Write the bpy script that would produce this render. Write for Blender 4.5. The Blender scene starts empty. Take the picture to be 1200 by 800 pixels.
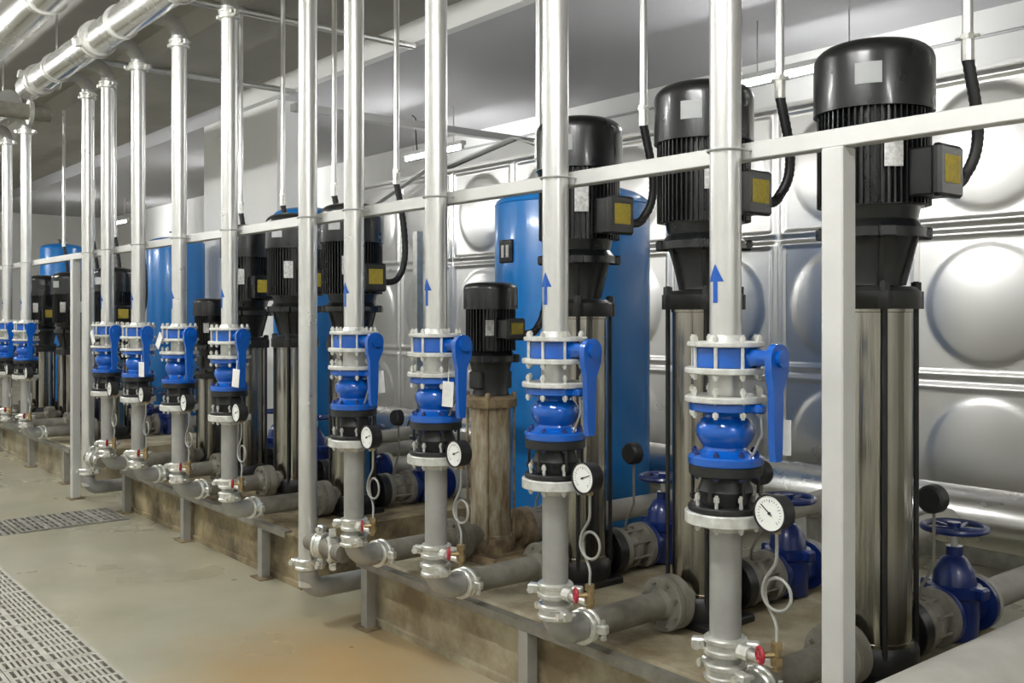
import bpy, bmesh, math, random
from mathutils import Vector, Matrix
random.seed(7)
S = bpy.context.scene
C = S.collection
PI = math.pi
# ------------------------------------------------------------------ camera, world, exposure
CAMZ = 1.55
cd = bpy.data.cameras.new('camera'); cam = bpy.data.objects.new('camera', cd); C.objects.link(cam)
cam.location = (0, 0, CAMZ); cam.rotation_euler = (PI/2, 0, math.atan2(.7738, .6333))
cd.sensor_width = 36; cd.lens = 34.5; cd.shift_y = -.0275; cd.clip_start = .05; cd.clip_end = 100
S.camera = cam
S.view_settings.view_transform = 'Standard'; S.view_settings.look = 'None'
S.view_settings.gamma = 1; S.view_settings.use_curve_mapping = False
S.view_settings.exposure = -0.27
W = bpy.data.worlds.new('world'); S.world = W; W.use_nodes = True
W.node_tree.nodes['Background'].inputs[0].default_value = (.8, .85, .9, 1)
W.node_tree.nodes['Background'].inputs[1].default_value = .05
LAMP_POWER = 175.0      # emission of the fluorescent tubes

# ------------------------------------------------------------------ materials
def mat(name, col, rough=.5, metal=0., noise=None, nscale=6., rvar=0., bump=0., bscale=40., coat=0., stretch=None, emit=None, spec=None):
    m = bpy.data.materials.new(name); m.use_nodes = True
    nt = m.node_tree; b = nt.nodes['Principled BSDF']
    b.inputs['Base Color'].default_value = (*col, 1); b.inputs['Roughness'].default_value = rough
    b.inputs['Metallic'].default_value = metal
    if coat: b.inputs['Coat Weight'].default_value = coat; b.inputs['Coat Roughness'].default_value = .1
    if spec is not None: b.inputs['Specular IOR Level'].default_value = spec
    if emit:
        b.inputs['Emission Color'].default_value = (*emit[0], 1); b.inputs['Emission Strength'].default_value = emit[1]
    if noise or rvar or bump:
        tc = nt.nodes.new('ShaderNodeTexCoord'); mp = nt.nodes.new('ShaderNodeMapping'); oi = nt.nodes.new('ShaderNodeObjectInfo')
        nt.links.new(tc.outputs['Object'], mp.inputs['Vector'])
        ad = nt.nodes.new('ShaderNodeVectorMath'); ad.operation = 'MULTIPLY_ADD'
        ad.inputs[1].default_value = (13, 17, 11); ad.inputs[2].default_value = (0, 0, 0)
        nt.links.new(oi.outputs['Random'], ad.inputs[0]); nt.links.new(ad.outputs[0], mp.inputs['Location'])
        if stretch: mp.inputs['Scale'].default_value = stretch
        nz = nt.nodes.new('ShaderNodeTexNoise'); nz.inputs['Scale'].default_value = nscale
        nz.inputs['Detail'].default_value = 6; nz.inputs['Roughness'].default_value = .62
        nt.links.new(mp.outputs[0], nz.inputs['Vector'])
        if noise:
            r = nt.nodes.new('ShaderNodeValToRGB'); e = r.color_ramp.elements
            e[0].position = .36; e[1].position = .64
            e[0].color = (*noise, 1); e[1].color = (*col, 1)
            nt.links.new(nz.outputs['Fac'], r.inputs['Fac']); nt.links.new(r.outputs['Color'], b.inputs['Base Color'])
        if rvar:
            mr = nt.nodes.new('ShaderNodeMapRange'); mr.inputs['From Min'].default_value = .3; mr.inputs['From Max'].default_value = .7
            mr.inputs['To Min'].default_value = rough+rvar; mr.inputs['To Max'].default_value = rough-rvar
            nt.links.new(nz.outputs['Fac'], mr.inputs['Value']); nt.links.new(mr.outputs[0], b.inputs['Roughness'])
        if bump:
            n2 = nt.nodes.new('ShaderNodeTexNoise'); n2.inputs['Scale'].default_value = bscale; n2.inputs['Detail'].default_value = 5
            nt.links.new(mp.outputs[0] if stretch else tc.outputs['Object'], n2.inputs['Vector'])
            bp = nt.nodes.new('ShaderNodeBump'); bp.inputs['Strength'].default_value = bump; bp.inputs['Distance'].default_value = .01
            nt.links.new(n2.outputs['Fac'], bp.inputs['Height']); nt.links.new(bp.outputs[0], b.inputs['Normal'])
    return m
MT = {}
MT['silver'] = mat('silver_pipe_paint', (.74, .74, .72), .31, .78, noise=(.66, .66, .64), nscale=5, rvar=.04)
MT['steel'] = mat('galvanised_steel', (.66, .66, .63), .42, .6, noise=(.5, .5, .47), nscale=14, rvar=.08)
MT['bright'] = mat('zinc_bright', (.82, .82, .78), .3, .7, noise=(.6, .6, .55), nscale=30)
MT['flange'] = mat('pale_flange_paint', (.70, .71, .68), .42, .3, noise=(.5, .5, .46), nscale=25)
MT['grey'] = mat('grey_and_shaded_silver', (.40, .40, .38), .42, .35, noise=(.33, .33, .31), nscale=6, rvar=.06)  # grey fittings; also lower silver pipes, their weaker light put into the colour
MT['dusty'] = mat('dusty_shaded_pipe', (.25, .24, .205), .62, .1, noise=(.16, .145, .115), nscale=9, bump=.15)  # dust, with the dim light around the lower pipework also put into the colour
MT['palegrey'] = mat('pale_grey_pipe', (.45, .44, .40), .55, .05, noise=(.38, .37, .33), nscale=5)
MT['blue'] = mat('valve_blue_enamel', (.002, .095, .46), .17, 0, noise=(.002, .085, .42), nscale=5, coat=.5)
MT['navy'] = mat('gate_valve_navy', (.004, .022, .15), .3, 0, noise=(.006, .016, .10), nscale=12, coat=.3)
MT['bluetank'] = mat('tank_blue_paint', (.004, .19, .58), .33, 0, noise=(.003, .17, .54), nscale=3, coat=.3)
MT['arrow'] = mat('arrow_blue_paint', (.003, .075, .36), .5)
MT['black'] = mat('black_cast_iron', (.008, .0085, .009), .42, 0, noise=(.014, .014, .013), nscale=18, rvar=.1)
MT['motor'] = mat('motor_black_paint', (.006, .007, .008), .3, 0, noise=(.008, .008, .008), nscale=10, rvar=.04, coat=.2)
MT['rubber'] = mat('black_rubber', (.012, .012, .013), .5, 0)
MT['stainless'] = mat('brushed_stainless', (.47, .455, .41), .18, 1., noise=(.27, .25, .21), nscale=3.2, rvar=.05, stretch=(5, 5, .12), bump=.9, bscale=3.)
MT['rusty'] = mat('rust_stained_steel', (.52, .48, .37), .5, .45, noise=(.20, .13, .06), nscale=7, bump=.2, stretch=(3, 3, .7))
MT['rustiron'] = mat('rusted_iron', (.30, .23, .13), .75, 0, noise=(.12, .08, .05), nscale=12, bump=.4)
MT['tank'] = mat('tank_stainless', (.76, .755, .74), .30, .92, rvar=.03, nscale=1.5)
MT['clad'] = mat('aluminium_cladding', (.80, .80, .78), .26, .95, rvar=.04, nscale=3)
MT['railpaint'] = mat('rail_paint', (.64, .64, .62), .42, .25, noise=(.58, .58, .56), nscale=3)
MT['white'] = mat('white_paint', (.80, .80, .78), .5)
MT['dial'] = mat('dial_white', (.82, .83, .80), .35)
MT['paper'] = mat('paper_tag', (.80, .80, .78), .7, noise=(.70, .70, .68), nscale=40)
MT['plate'] = mat('nameplate', (.62, .62, .60), .4, .5, noise=(.35, .35, .35), nscale=70)
MT['sticker'] = mat('grey_sticker', (.40, .41, .41), .6)
MT['yellow'] = mat('yellow_label', (.55, .42, .04), .5, noise=(.40, .32, .05), nscale=60)
MT['red'] = mat('red_handwheel', (.35, .012, .03), .45)
MT['brass'] = mat('dull_brass', (.42, .32, .17), .42, .7, noise=(.25, .18, .09), nscale=40)
MT['concrete'] = mat('plinth_concrete', (.46, .42, .30), .75, 0, noise=(.19, .145, .08), nscale=3.2, bump=.35, bscale=30)
MT['stone'] = mat('stained_plinth', (.38, .31, .18), .78, 0, noise=(.10, .075, .045), nscale=4.2, bump=.8, bscale=18)
MT['wall'] = mat('wall_paint', (.84, .84, .82), .75)
MT['soffit'] = mat('soffit_paint', (.52, .52, .54), .85)
MT['ceil'] = mat('ceiling_concrete', (.42, .41, .37), .85, 0, noise=(.37, .36, .32), nscale=1.2)
MT['grate'] = mat('grate_plastic', (.50, .49, .43), .6, noise=(.38, .36, .30), nscale=9)
MT['gratedark'] = mat('drain_cover', (.30, .29, .25), .6, noise=(.2, .19, .16), nscale=9)
MT['trench'] = mat('trench_dark', (.05, .045, .035), .9)
MT['tray'] = mat('cable_tray', (.42, .43, .43), .5, .3)
MT['sheet'] = mat('sheet_cover', (.62, .62, .61), .4, .6)
MT['tube'] = mat('fluorescent_tube', (.9, .9, .9), .5, emit=((1., 1., .985), LAMP_POWER))
MT['tube2'] = mat('aisle_tube', (.9, .9, .9), .5, emit=((1., 1., .985), LAMP_POWER*2.9))
MT['screen'] = mat('meter_black', (.01, .01, .012), .25)
MT['ink'] = mat('black_ink', (.02, .02, .02), .5)
# floor: worn, damp, stained sealed concrete
def floor_mat():
    m = bpy.data.materials.new('sealed_floor'); m.use_nodes = True; nt = m.node_tree; b = nt.nodes['Principled BSDF']
    L = nt.links.new; N = nt.nodes.new
    tc = N('ShaderNodeTexCoord')
    def noise(sc, det=5, loc=(0, 0, 0)):
        mp = N('ShaderNodeMapping'); mp.inputs['Location'].default_value = loc
        L(tc.outputs['Object'], mp.inputs[0]); n = N('ShaderNodeTexNoise')
        n.inputs['Scale'].default_value = sc; n.inputs['Detail'].default_value = det; L(mp.outputs[0], n.inputs['Vector']); return n
    def ramp(fac, stops):
        r = N('ShaderNodeValToRGB'); L(fac, r.inputs[0]); e = r.color_ramp.elements
        while len(e) < len(stops): e.new(.5)
        for q, (p, c) in zip(e, stops): q.position = p; q.color = (*c, 1)
        return r
    base = ramp(noise(1.3).outputs['Fac'], [(.2, (.25, .24, .16)), (.5, (.37, .345, .24)), (.8, (.47, .445, .34))])
    gr = ramp(noise(.8, 4, (5, 2, 0)).outputs['Fac'], [(.35, (0, 0, 0)), (.75, (1, 1, 1))])
    mx = N('ShaderNodeMix'); mx.data_type = 'RGBA'; L(gr.outputs[0], mx.inputs[0]); L(base.outputs[0], mx.inputs[6]); mx.inputs[7].default_value = (.34, .34, .275, 1)
    mf = N('ShaderNodeMath'); mf.operation = 'MULTIPLY'; L(gr.outputs[0], mf.inputs[0]); mf.inputs[1].default_value = .6; L(mf.outputs[0], mx.inputs[0])
    # rust run-off stain beside the first plinth
    dist = N('ShaderNodeVectorMath'); dist.operation = 'DISTANCE'; L(tc.outputs['Object'], dist.inputs[0]); dist.inputs[1].default_value = (-3.75, 2.1, 0)
    nn = noise(2.6, 5, (1, 1, 0))
    sm = N('ShaderNodeMath'); sm.operation = 'MULTIPLY_ADD'; L(nn.outputs['Fac'], sm.inputs[0]); sm.inputs[1].default_value = 1.1; L(dist.outputs['Value'], sm.inputs[2])
    st = N('ShaderNodeMapRange'); L(sm.outputs[0], st.inputs[0]); st.inputs[1].default_value = .65; st.inputs[2].default_value = 1.6; st.inputs[3].default_value = .85; st.inputs[4].default_value = 0
    m2 = N('ShaderNodeMix'); m2.data_type = 'RGBA'; L(st.outputs[0], m2.inputs[0]); L(mx.outputs[2], m2.inputs[6]); m2.inputs[7].default_value = (.42, .27, .11, 1)
    L(m2.outputs[2], b.inputs['Base Color'])
    rr = N('ShaderNodeMapRange'); L(noise(1.7, 4, (3, 3, 1)).outputs['Fac'], rr.inputs[0]); rr.inputs[1].default_value = .2; rr.inputs[2].default_value = .8; rr.inputs[3].default_value = .16; rr.inputs[4].default_value = .5
    L(rr.outputs[0], b.inputs['Roughness'])
    bp = N('ShaderNodeBump'); bp.inputs['Strength'].default_value = .08; bp.inputs['Distance'].default_value = .01; L(noise(9).outputs['Fac'], bp.inputs['Height']); L(bp.outputs[0], b.inputs['Normal'])
    return m
MT['floor'] = floor_mat()

# ------------------------------------------------------------------ mesh helpers
class MB:
    def __init__(s): s.v = []; s.f = []
    def add(s, vs, fs):
        o = len(s.v); s.v += [tuple(p) for p in vs]; s.f += [tuple(i+o for i in q) for q in fs]; return s
    def box(s, x0, x1, y0, y1, z0, z1, M=None):
        vs = [Vector(p) for p in ((x0,y0,z0),(x1,y0,z0),(x1,y1,z0),(x0,y1,z0),(x0,y0,z1),(x1,y0,z1),(x1,y1,z1),(x0,y1,z1))]
        if M: vs = [M @ p for p in vs]
        return s.add(vs, [(0,3,2,1),(4,5,6,7),(0,1,5,4),(1,2,6,5),(2,3,7,6),(3,0,4,7)])
    def cbox(s, x0, x1, y0, y1, z0, z1, b=.01, M=None):      # box with chamfered edges
        vs = []; 
        for sx, X in ((-1, x0), (1, x1)):
            for sy, Y in ((-1, y0), (1, y1)):
                for sz, Z in ((-1, z0), (1, z1)):
                    vs += [(X, Y-sy*b, Z-sz*b), (X-sx*b, Y, Z-sz*b), (X-sx*b, Y-sy*b, Z)]
        vs = [Vector(p) for p in vs]
        if M: vs = [M @ p for p in vs]
        i = lambda a, c, d, k: (a*4+c*2+d)*3+k
        F = []
        for a in (0, 1):
            q = [i(a,0,0,0), i(a,1,0,0), i(a,1,1,0), i(a,0,1,0)]; F.append(q if a else q[::-1])
            q = [i(0,a,0,1), i(1,a,0,1), i(1,a,1,1), i(0,a,1,1)]; F.append(q[::-1] if a else q)
            q = [i(0,0,a,2), i(1,0,a,2), i(1,1,a,2), i(0,1,a,2)]; F.append(q if a else q[::-1])
        for a in (0, 1):
            for c in (0, 1):
                q = [i(a,c,0,0), i(a,c,1,0), i(a,c,1,1), i(a,c,0,1)]; F.append(q if a == c else q[::-1])
                q = [i(a,0,c,0), i(a,1,c,0), i(a,1,c,2), i(a,0,c,2)]; F.append(q[::-1] if a == c else q)
                q = [i(0,a,c,1), i(1,a,c,1), i(1,a,c,2), i(0,a,c,2)]; F.append(q if a == c else q[::-1])
                for d in (0, 1):
                    q = [i(a,c,d,0), i(a,c,d,1), i(a,c,d,2)]; F.append(q if (a+c+d) % 2 else q[::-1])
        return s.add(vs, F)
    def lathe(s, prof, n=24, M=None):
        vs = []; fs = []; rings = []
        for r, z in prof:
            if r < 1e-6: rings.append([len(vs)]); vs.append(Vector((0, 0, z)))
            else:
                rings.append(list(range(len(vs), len(vs)+n)))
                vs += [Vector((r*math.cos(2*PI*k/n), r*math.sin(2*PI*k/n), z)) for k in range(n)]
        for A, B in zip(rings, rings[1:]):
            for k in range(n):
                k2 = (k+1) % n
                if len(A) == 1 and len(B) == 1: continue
                if len(A) == 1: fs.append((A[0], B[k2], B[k]))
                elif len(B) == 1: fs.append((A[k], A[k2], B[0]))
                else: fs.append((A[k], A[k2], B[k2], B[k]))
        if M: vs = [M @ p for p in vs]
        return s.add(vs, fs)
    def cyl(s, p0, p1, r, n=16, r1=None):
        p0 = Vector(p0); p1 = Vector(p1); d = p1-p0
        M = Matrix.Translation(p0) @ d.to_track_quat('Z', 'Y').to_matrix().to_4x4()
        return s.lathe([(0, 0), (r, 0), (r if r1 is None else r1, d.length), (0, d.length)], n, M)
    def tube(s, pts, r, n=12, closed=False, caps=True):
        pts = [Vector(p) for p in pts]; m = len(pts); vs = []; fs = []
        up = None
        for k, p in enumerate(pts):
            a = pts[(k-1) % m] if (closed or k) else p; b = pts[(k+1) % m] if (closed or k < m-1) else p
            t = (b-a).normalized()
            if up is None: up = Vector((0, 0, 1)) if abs(t.z) < .9 else Vector((1, 0, 0))
            x = up.cross(t)
            if x.length < 1e-5: x = Vector((1, 0, 0))
            x.normalize(); y = t.cross(x); up = y
            rr = r[k] if isinstance(r, (list, tuple)) else r
            vs += [p+rr*(math.cos(2*PI*j/n)*x+math.sin(2*PI*j/n)*y) for j in range(n)]
        for k in range(m if closed else m-1):
            for j in range(n):
                a = k*n+j; b = k*n+(j+1) % n; k2 = (k+1) % m
                fs.append((a, b, k2*n+(j+1) % n, k2*n+j))
        if not closed and caps: fs.append(tuple(range(n))[::-1]); fs.append(tuple((m-1)*n+j for j in range(n)))
        return s.add(vs, fs)
    def prism(s, poly, h0, h1, M=None):       # polygon in xy, extruded along z
        n = len(poly); vs = [Vector((x, y, h0)) for x, y in poly]+[Vector((x, y, h1)) for x, y in poly]
        if M: vs = [M @ p for p in vs]
        return s.add(vs, [tuple(range(n))[::-1], tuple(range(n, 2*n))]+[(k, (k+1) % n, n+(k+1) % n, n+k) for k in range(n)])
    def mesh(s, name, m, smooth=True, ang=35):
        me = bpy.data.meshes.new(name); me.from_pydata(s.v, [], s.f); me.update()
        bm = bmesh.new(); bm.from_mesh(me); bmesh.ops.recalc_face_normals(bm, faces=bm.faces); bm.to_mesh(me); bm.free()
        me.materials.append(MT[m])
        if smooth:
            me.shade_smooth(); me.set_sharp_from_angle(angle=math.radians(ang))
        return me
CACHE = {}
def cached(key, fn):
    if key not in CACHE: CACHE[key] = fn()
    return CACHE[key]
def T(x=0, y=0, z=0, rz=0, rx=0, ry=0):
    return Matrix.Translation((x, y, z)) @ Matrix.Rotation(rz, 4, 'Z') @ Matrix.Rotation(ry, 4, 'Y') @ Matrix.Rotation(rx, 4, 'X')
def arc(c, a, b, r, t0, t1, n):     # arc around c in plane of unit vectors a,b
    c = Vector(c); a = Vector(a); b = Vector(b)
    return [c+r*(math.cos(t0+(t1-t0)*k/n)*a+math.sin(t0+(t1-t0)*k/n)*b) for k in range(n+1)]
def bez(p0, p1, p2, p3, n=14):
    p0, p1, p2, p3 = map(Vector, (p0, p1, p2, p3))
    return [(1-t)**3*p0+3*(1-t)**2*t*p1+3*(1-t)*t*t*p2+t**3*p3 for t in [k/n for k in range(n+1)]]
# ------------------------------------------------------------------ object helpers
def thing(name, label, cat, loc=(0, 0, 0), rz=0, group=None):
    o = bpy.data.objects.new(name, None); C.objects.link(o); o.empty_display_size = .1
    o.location = loc; o.rotation_euler = (0, 0, rz); o['label'] = label; o['category'] = cat
    if group: o['group'] = group
    return o
def part(name, me, parent, loc=(0, 0, 0), rot=(0, 0, 0), label=None, kind=None):
    o = bpy.data.objects.new(name, me); C.objects.link(o); o.parent = parent; o.location = loc; o.rotation_euler = rot
    if label: o['label'] = label
    if kind or 'bolts' in name: o['kind'] = kind or 'stuff'
    return o
def single(name, me, label, cat, loc=(0, 0, 0), rot=(0, 0, 0), group=None):
    o = bpy.data.objects.new(name, me); C.objects.link(o); o.location = loc; o.rotation_euler = rot
    o['label'] = label; o['category'] = cat
    if group: o['group'] = group
    return o
def struct(name, mb, m, smooth=False):
    o = bpy.data.objects.new(name, mb.mesh(name, m, smooth)); C.objects.link(o); o['kind'] = 'structure'; return o
def sub_struct(name, mb, m, parent):
    o = bpy.data.objects.new(name, mb.mesh(name, m, False)); C.objects.link(o); o.parent = parent; return o

# ------------------------------------------------------------------ the room (X runs along the pump row, Y towards the water tank)
XL, XR, YF, YB = -26., 4., -2.6, 7.9
TR0, TR1 = .58, 1.38          # long drain trench (Y range)
CX0, CX1 = -8.07, -7.53       # cross trench (X range)
CY1 = 2.45
fl = MB()
def rect(x0, x1, y0, y1, z=0): fl.add([(x0, y0, z), (x1, y0, z), (x1, y1, z), (x0, y1, z)], [(0, 1, 2, 3)])
rect(XL, XR, YF, TR0); rect(XL, CX0, TR1, YB); rect(CX1, XR, TR1, YB); rect(CX0, CX1, CY1, YB)
floor = struct('floor', fl, 'floor')
tb = MB()
for x0, x1, y0, y1 in ((XL, XR, TR0, TR1), (CX0, CX1, TR1, CY1)):
    tb.add([(x0, y0, -.3), (x1, y0, -.3), (x1, y1, -.3), (x0, y1, -.3)], [(0, 1, 2, 3)])
tb.add([(XL, TR0, 0), (XR, TR0, 0), (XR, TR0, -.3), (XL, TR0, -.3)], [(0, 1, 2, 3)])
for a, b in ((XL, CX0), (CX1, XR)): tb.add([(a, TR1, 0), (b, TR1, 0), (b, TR1, -.3), (a, TR1, -.3)], [(3, 2, 1, 0)])
for x in (CX0, CX1): tb.add([(x, TR1, 0), (x, CY1, 0), (x, CY1, -.3), (x, TR1, -.3)], [(0, 1, 2, 3)])
tb.add([(CX0, CY1, 0), (CX1, CY1, 0), (CX1, CY1, -.3), (CX0, CY1, -.3)], [(0, 1, 2, 3)])
sub_struct('trench_channel', tb, 'trench', floor)
ZC, ZS = 4.18, 3.98
struct('ceiling', MB().box(XL, XR, YF, 5.0, ZC, ZC+.15), 'ceil')
struct('trim_1', MB().box(XL, XR, 5.0, YB, ZS, ZC+.15), 'soffit')                    # lower soffit over the tank
struct('trim_2', MB().box(-11.2, XR, 4.9, 5.0, ZS, ZC), 'wall')                       # its white edge
struct('trim_3', MB().box(XL, XR, 3.25, 3.6, ZC-.22, ZC), 'ceil')                     # ceiling beam
struct('wall_back', MB().box(XL, XR, YB, YB+.15, 0, ZC+.15), 'wall')
struct('wall_front', MB().box(XL, XR, YF-.15, YF, 0, ZC+.15), 'wall')
struct('wall_left', MB().box(XL-.15, XL, YF, YB, 0, ZC+.15), 'wall')
struct('wall_right', MB().box(XR, XR+.15, YF, YB, 0, ZC+.15), 'wall')
struct('wall_pier', MB().box(-12.45, -10.32, 5.0, 5.28, 0, ZS), 'wall')

# ------------------------------------------------------------------ fluorescent lamps (the room's light)
def tube_lamp(x, y, z, label, cord=None, ztop=ZS, ln=1.25, glow='tube'):
    t = thing('tube_lamp', label, 'lamp', (x, y, z), 0, 'fluorescent tube lamps')
    part('housing', cached(('lamph', ln), lambda: MB().cbox(-ln/2, ln/2, -.04, .04, 0, .05, .008).mesh('housing', 'white', False)), t)
    part('tube', cached(('lampt', ln, glow), lambda: MB().cyl((-ln/2+.04, 0, -.03), (ln/2-.04, 0, -.03), .016, 10).mesh('tube', glow)), t, label='glowing white fluorescent tube')
    for s in (-1, 1):
        part('tube_holder', cached('lampe', lambda: MB().box(-.012, .012, -.02, .02, -.05, 0).mesh('holder', 'white', False)), t, (s*(ln/2-.03), 0, 0))
        part('hanger', cached(('lampr', round(ztop-z, 2)), lambda: MB().cyl((0, 0, .05), (0, 0, ztop-z), .006, 6).mesh('hanger', 'steel')), t, (s*(ln/2-.2), 0, 0))
    if cord:
        part('cord', MB().tube(cord, .008, 6).mesh('cord', 'rubber'), t, label='black supply cord')
    return t
for x, w in ((-4.6, 'behind the rightmost motor'), (-9.75, 'above the tank near its left end'), (-15.2, 'beyond the white pier, above the wall'), (-21.5, 'farthest along the back wall')):
    tube_lamp(x, 6.75, 3.50, 'white fluorescent tube lamp hanging '+w,
              cord=[(-.3, -.03, .04), (-.3, -.05, .3), (-.3, -.05, .44), (-.3, -.1, .47)] if x == -9.75 else None)
for x, w in ((2.2, 'behind the camera at the right'), (-1.6, 'over the aisle nearest the camera'), (-5.4, 'over the aisle opposite the second pump set'), (-9.2, 'over the aisle by the cross drain'), (-13.0, 'over the aisle at the third plinth'), (-17.5, 'over the far end of the aisle')):
    tube_lamp(x, .75, 3.35, 'white fluorescent tube lamp '+w, ztop=ZC, ln=1.5, glow='tube2')

# ------------------------------------------------------------------ stainless panel tank
TY, TX0, PW, PH, TZ = 6.03, -10.364, 1.01, .957, .17
NCOL, NROW = 12, 3
def panel_mesh():
    n = 40; b = MB(); vs = []; fs = []
    def h(x, z):
        d = min(x, z, PW-x, PH-z)
        if d < .012: y = 0
        elif d < .03: y = .016*(d-.012)/.018
        elif d < .05: y = .016
        elif d < .062: y = .016-.010*(d-.05)/.012
        else: y = .006
        r = math.hypot(x-PW/2, z-PH/2); R = .385
        if r < R: y += .006*min(1, (R-r)/.03)+.022*(1-(r/R)**2)
        return y
    ax = sorted(set([0, .012, .03, .05, .062, PW, PW-.012, PW-.03, PW-.05, PW-.062]+[.062+(PW-.124)*k/n for k in range(1, n)]))
    az = sorted(set([0, .012, .03, .05, .062, PH, PH-.012, PH-.03, PH-.05, PH-.062]+[.062+(PH-.124)*k/n for k in range(1, n)]))
    for z in az:
        for x in ax: vs.append((x, -h(x, z), z))
    w = len(ax)
    for j in range(len(az)-1):
        for i in range(w-1): fs.append((j*w+i, j*w+i+1, (j+1)*w+i+1, (j+1)*w+i))
    b.add(vs, fs); return b.mesh('panel', 'tank', True, 50)
tank = thing('water_tank', 'large stainless steel water tank of embossed square panels behind the pumps', 'water tank', (TX0, TY, 0))
TW = NCOL*PW
part('body', MB().box(0, TW, .004, 1.5, TZ, TZ+3*PH-.005).mesh('body', 'tank', False), tank)
part('top_cover', MB().box(-.02, TW+.02, -.03, 1.52, TZ+3*PH-.005, TZ+3*PH+.02).mesh('top', 'tank', False), tank)
part('base_frame', MB().box(0, TW, .03, 1.5, 0, TZ).mesh('base', 'steel', False), tank)
pm = panel_mesh()
for i in range(NCOL):
    for j in range(NROW): part('panel', pm, tank, (i*PW, 0, TZ+j*PH))
# grey sheet hood lying over the tank's top edge
ZT = TZ+3*PH+.02
hood = thing('sheet_hood', 'thin grey sheet-metal hood peaked over the top edge of the steel tank', 'hood', (0, 0, 0))
def sheet(pts, y0, y1, th=.018):
    b = MB(); n = len(pts)
    poly = [(x, z) for x, z in pts]+[(x, z+th) for x, z in pts[::-1]]
    M = Matrix(((1, 0, 0, 0), (0, 0, 1, 0), (0, 1, 0, 0), (0, 0, 0, 1)))
    return b.prism(poly, y0, y1, M)
part('roof_sheet', sheet([(-8.62, ZT+.01), (-7.33, 3.24), (-6.87, ZT+.03)], 6.0, 6.9).mesh('roof', 'sheet', False), hood)
part('gable', MB().prism([(-8.55, ZT+.001), (-7.33, 3.235), (-6.9, ZT+.001)], 0, .01, Matrix(((1, 0, 0, 0), (0, 0, 1, 6.08), (0, 1, 0, 0), (0, 0, 0, 1)))).mesh('gable', 'white', False), hood)
part('hanging_flap', sheet([(-9.75, 2.76), (-8.62, ZT+.01)], 5.86, 5.93).mesh('flap', 'sheet', False), hood)
t = thing('cable_tray', 'grey cable tray crossing over the left end of the tank', 'cable tray', (-8.35, 0, 3.43))
part('tray', MB().box(-.05, .05, 4.2, 7.9, 0, .07).mesh('tray', 'sheet', False), t)
for y in (4.4, 4.8): part('hanger_rod', cached('trayrod', lambda: MB().cyl((0, 0, .06), (0, 0, ZC-3.43), .006, 6).mesh('rod', 'steel')), t, (0, y, 0))
single('wall_conduit', MB().cyl((-12, 0, 0), (3.9, 0, 0), .014, 8).mesh('wall_conduit', 'tray'), 'thin grey conduit running along the back wall above the tank', 'conduit', (0, 7.87, 3.76))

# ------------------------------------------------------------------ plinths, supports, drain covers
ZP = .316
V = 2.30
def plinth(x0, x1, m, label, seed):
    t = single('pump_plinth', None, label, 'plinth')
    b = MB(); y0, y1 = 2.565, 3.9
    rnd = random.Random(seed)
    # front face with slightly uneven rendered surface, recessed kick line and bevelled top edge
    nx = 40; prof = [(-.0, 0), (.0, .03), (.012, .035), (.006, .12), (.010, .2), (.004, ZP-.03), (.02, ZP-.012), (.035, ZP)]
    vs = []; fs = []
    for k in range(nx+1):
        x = x0+(x1-x0)*k/nx
        for q, (dy, z) in enumerate(prof): vs.append((x, y0+dy+rnd.uniform(-.004, .004)*(0 < q < 6), z))
        vs.append((x, y1, ZP)); vs.append((x, y1, 0))
    w = len(prof)+2
    for k in range(nx):
        for q in range(w-1): fs.append((k*w+q, (k+1)*w+q, (k+1)*w+q+1, k*w+q+1))
    fs.append(tuple(range(w))); fs.append(tuple(nx*w+q for q in range(w))[::-1])
    b.add(vs, fs); t.data = b.mesh('pump_plinth', m, True, 30)
    return t
_single = single
def single(name, me, *a, **k):
    if me is None: me = bpy.data.meshes.new(name)
    return _single(name, me, *a, **k)
def beam(x0, x1, legs, where):
    t = thing('pipe_support', 'grey steel channel support on short legs '+where, 'support', (x0, 2.525, 0))
    L = x1-x0
    part('channel', MB().box(0, L, -.034, .012, ZP+.004, ZP+.014).box(0, L, -.034, -.027, ZP-.022, ZP+.004).mesh('channel', 'dusty', False), t)
    for x in legs:
        part('leg', cached('supleg', lambda: MB().box(-.028, .028, -.03, .02, .008, ZP+.004).mesh('leg', 'grey', False)), t, (x-x0, 0, 0))
        part('foot_plate', cached('supfoot', lambda: MB().box(-.07, .07, -.06, .03, 0, .008).mesh('foot', 'rustiron', False)), t, (x-x0, 0, 0))
plinth(-4.22, -.9, 'concrete', 'stained pale concrete plinth under the nearest four pumps', 1)
plinth(-7.95, -5.0, 'stone', 'brown-stained concrete plinth under the middle set of pumps', 2)
plinth(-13.2, -9.2, 'concrete', 'concrete plinth at the far left under the most distant pumps', 3)
beam(-4.27, -1.62, (-4.2, -2.98), 'along the nearest plinth')
beam(-7.9, -5.05, (-7.82, -6.6, -5.38), 'along the brown-stained middle plinth')
beam(-12.5, -9.3, (-12.2, -10.75, -9.5), 'along the farthest plinth')
def drain_cover(w, d, rows, cols, m):
    b = MB(); t = .03; e = .018
    b.box(0, w, 0, e, -t, 0).box(0, w, d-e, d, -t, 0).box(0, e, e, d-e, -t, 0).box(w-e, w, e, d-e, -t, 0)
    mid = d/2
    b.box(e, w-e, mid-.014, mid+.014, -t, 0)
    for k in range(1, rows):
        x = e+(w-2*e)*k/rows; b.box(x-.012, x+.012, e, d-e, -t, -.0005)
    for lo, hi in ((e, mid-.014), (mid+.014, d-e)):
        for k in range(1, cols):
            y = lo+(hi-lo)*k/cols; b.box(e, w-e, y-.0065, y+.0065, -t, -.001)
    return b.mesh('drain_cover', m, False)
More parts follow.
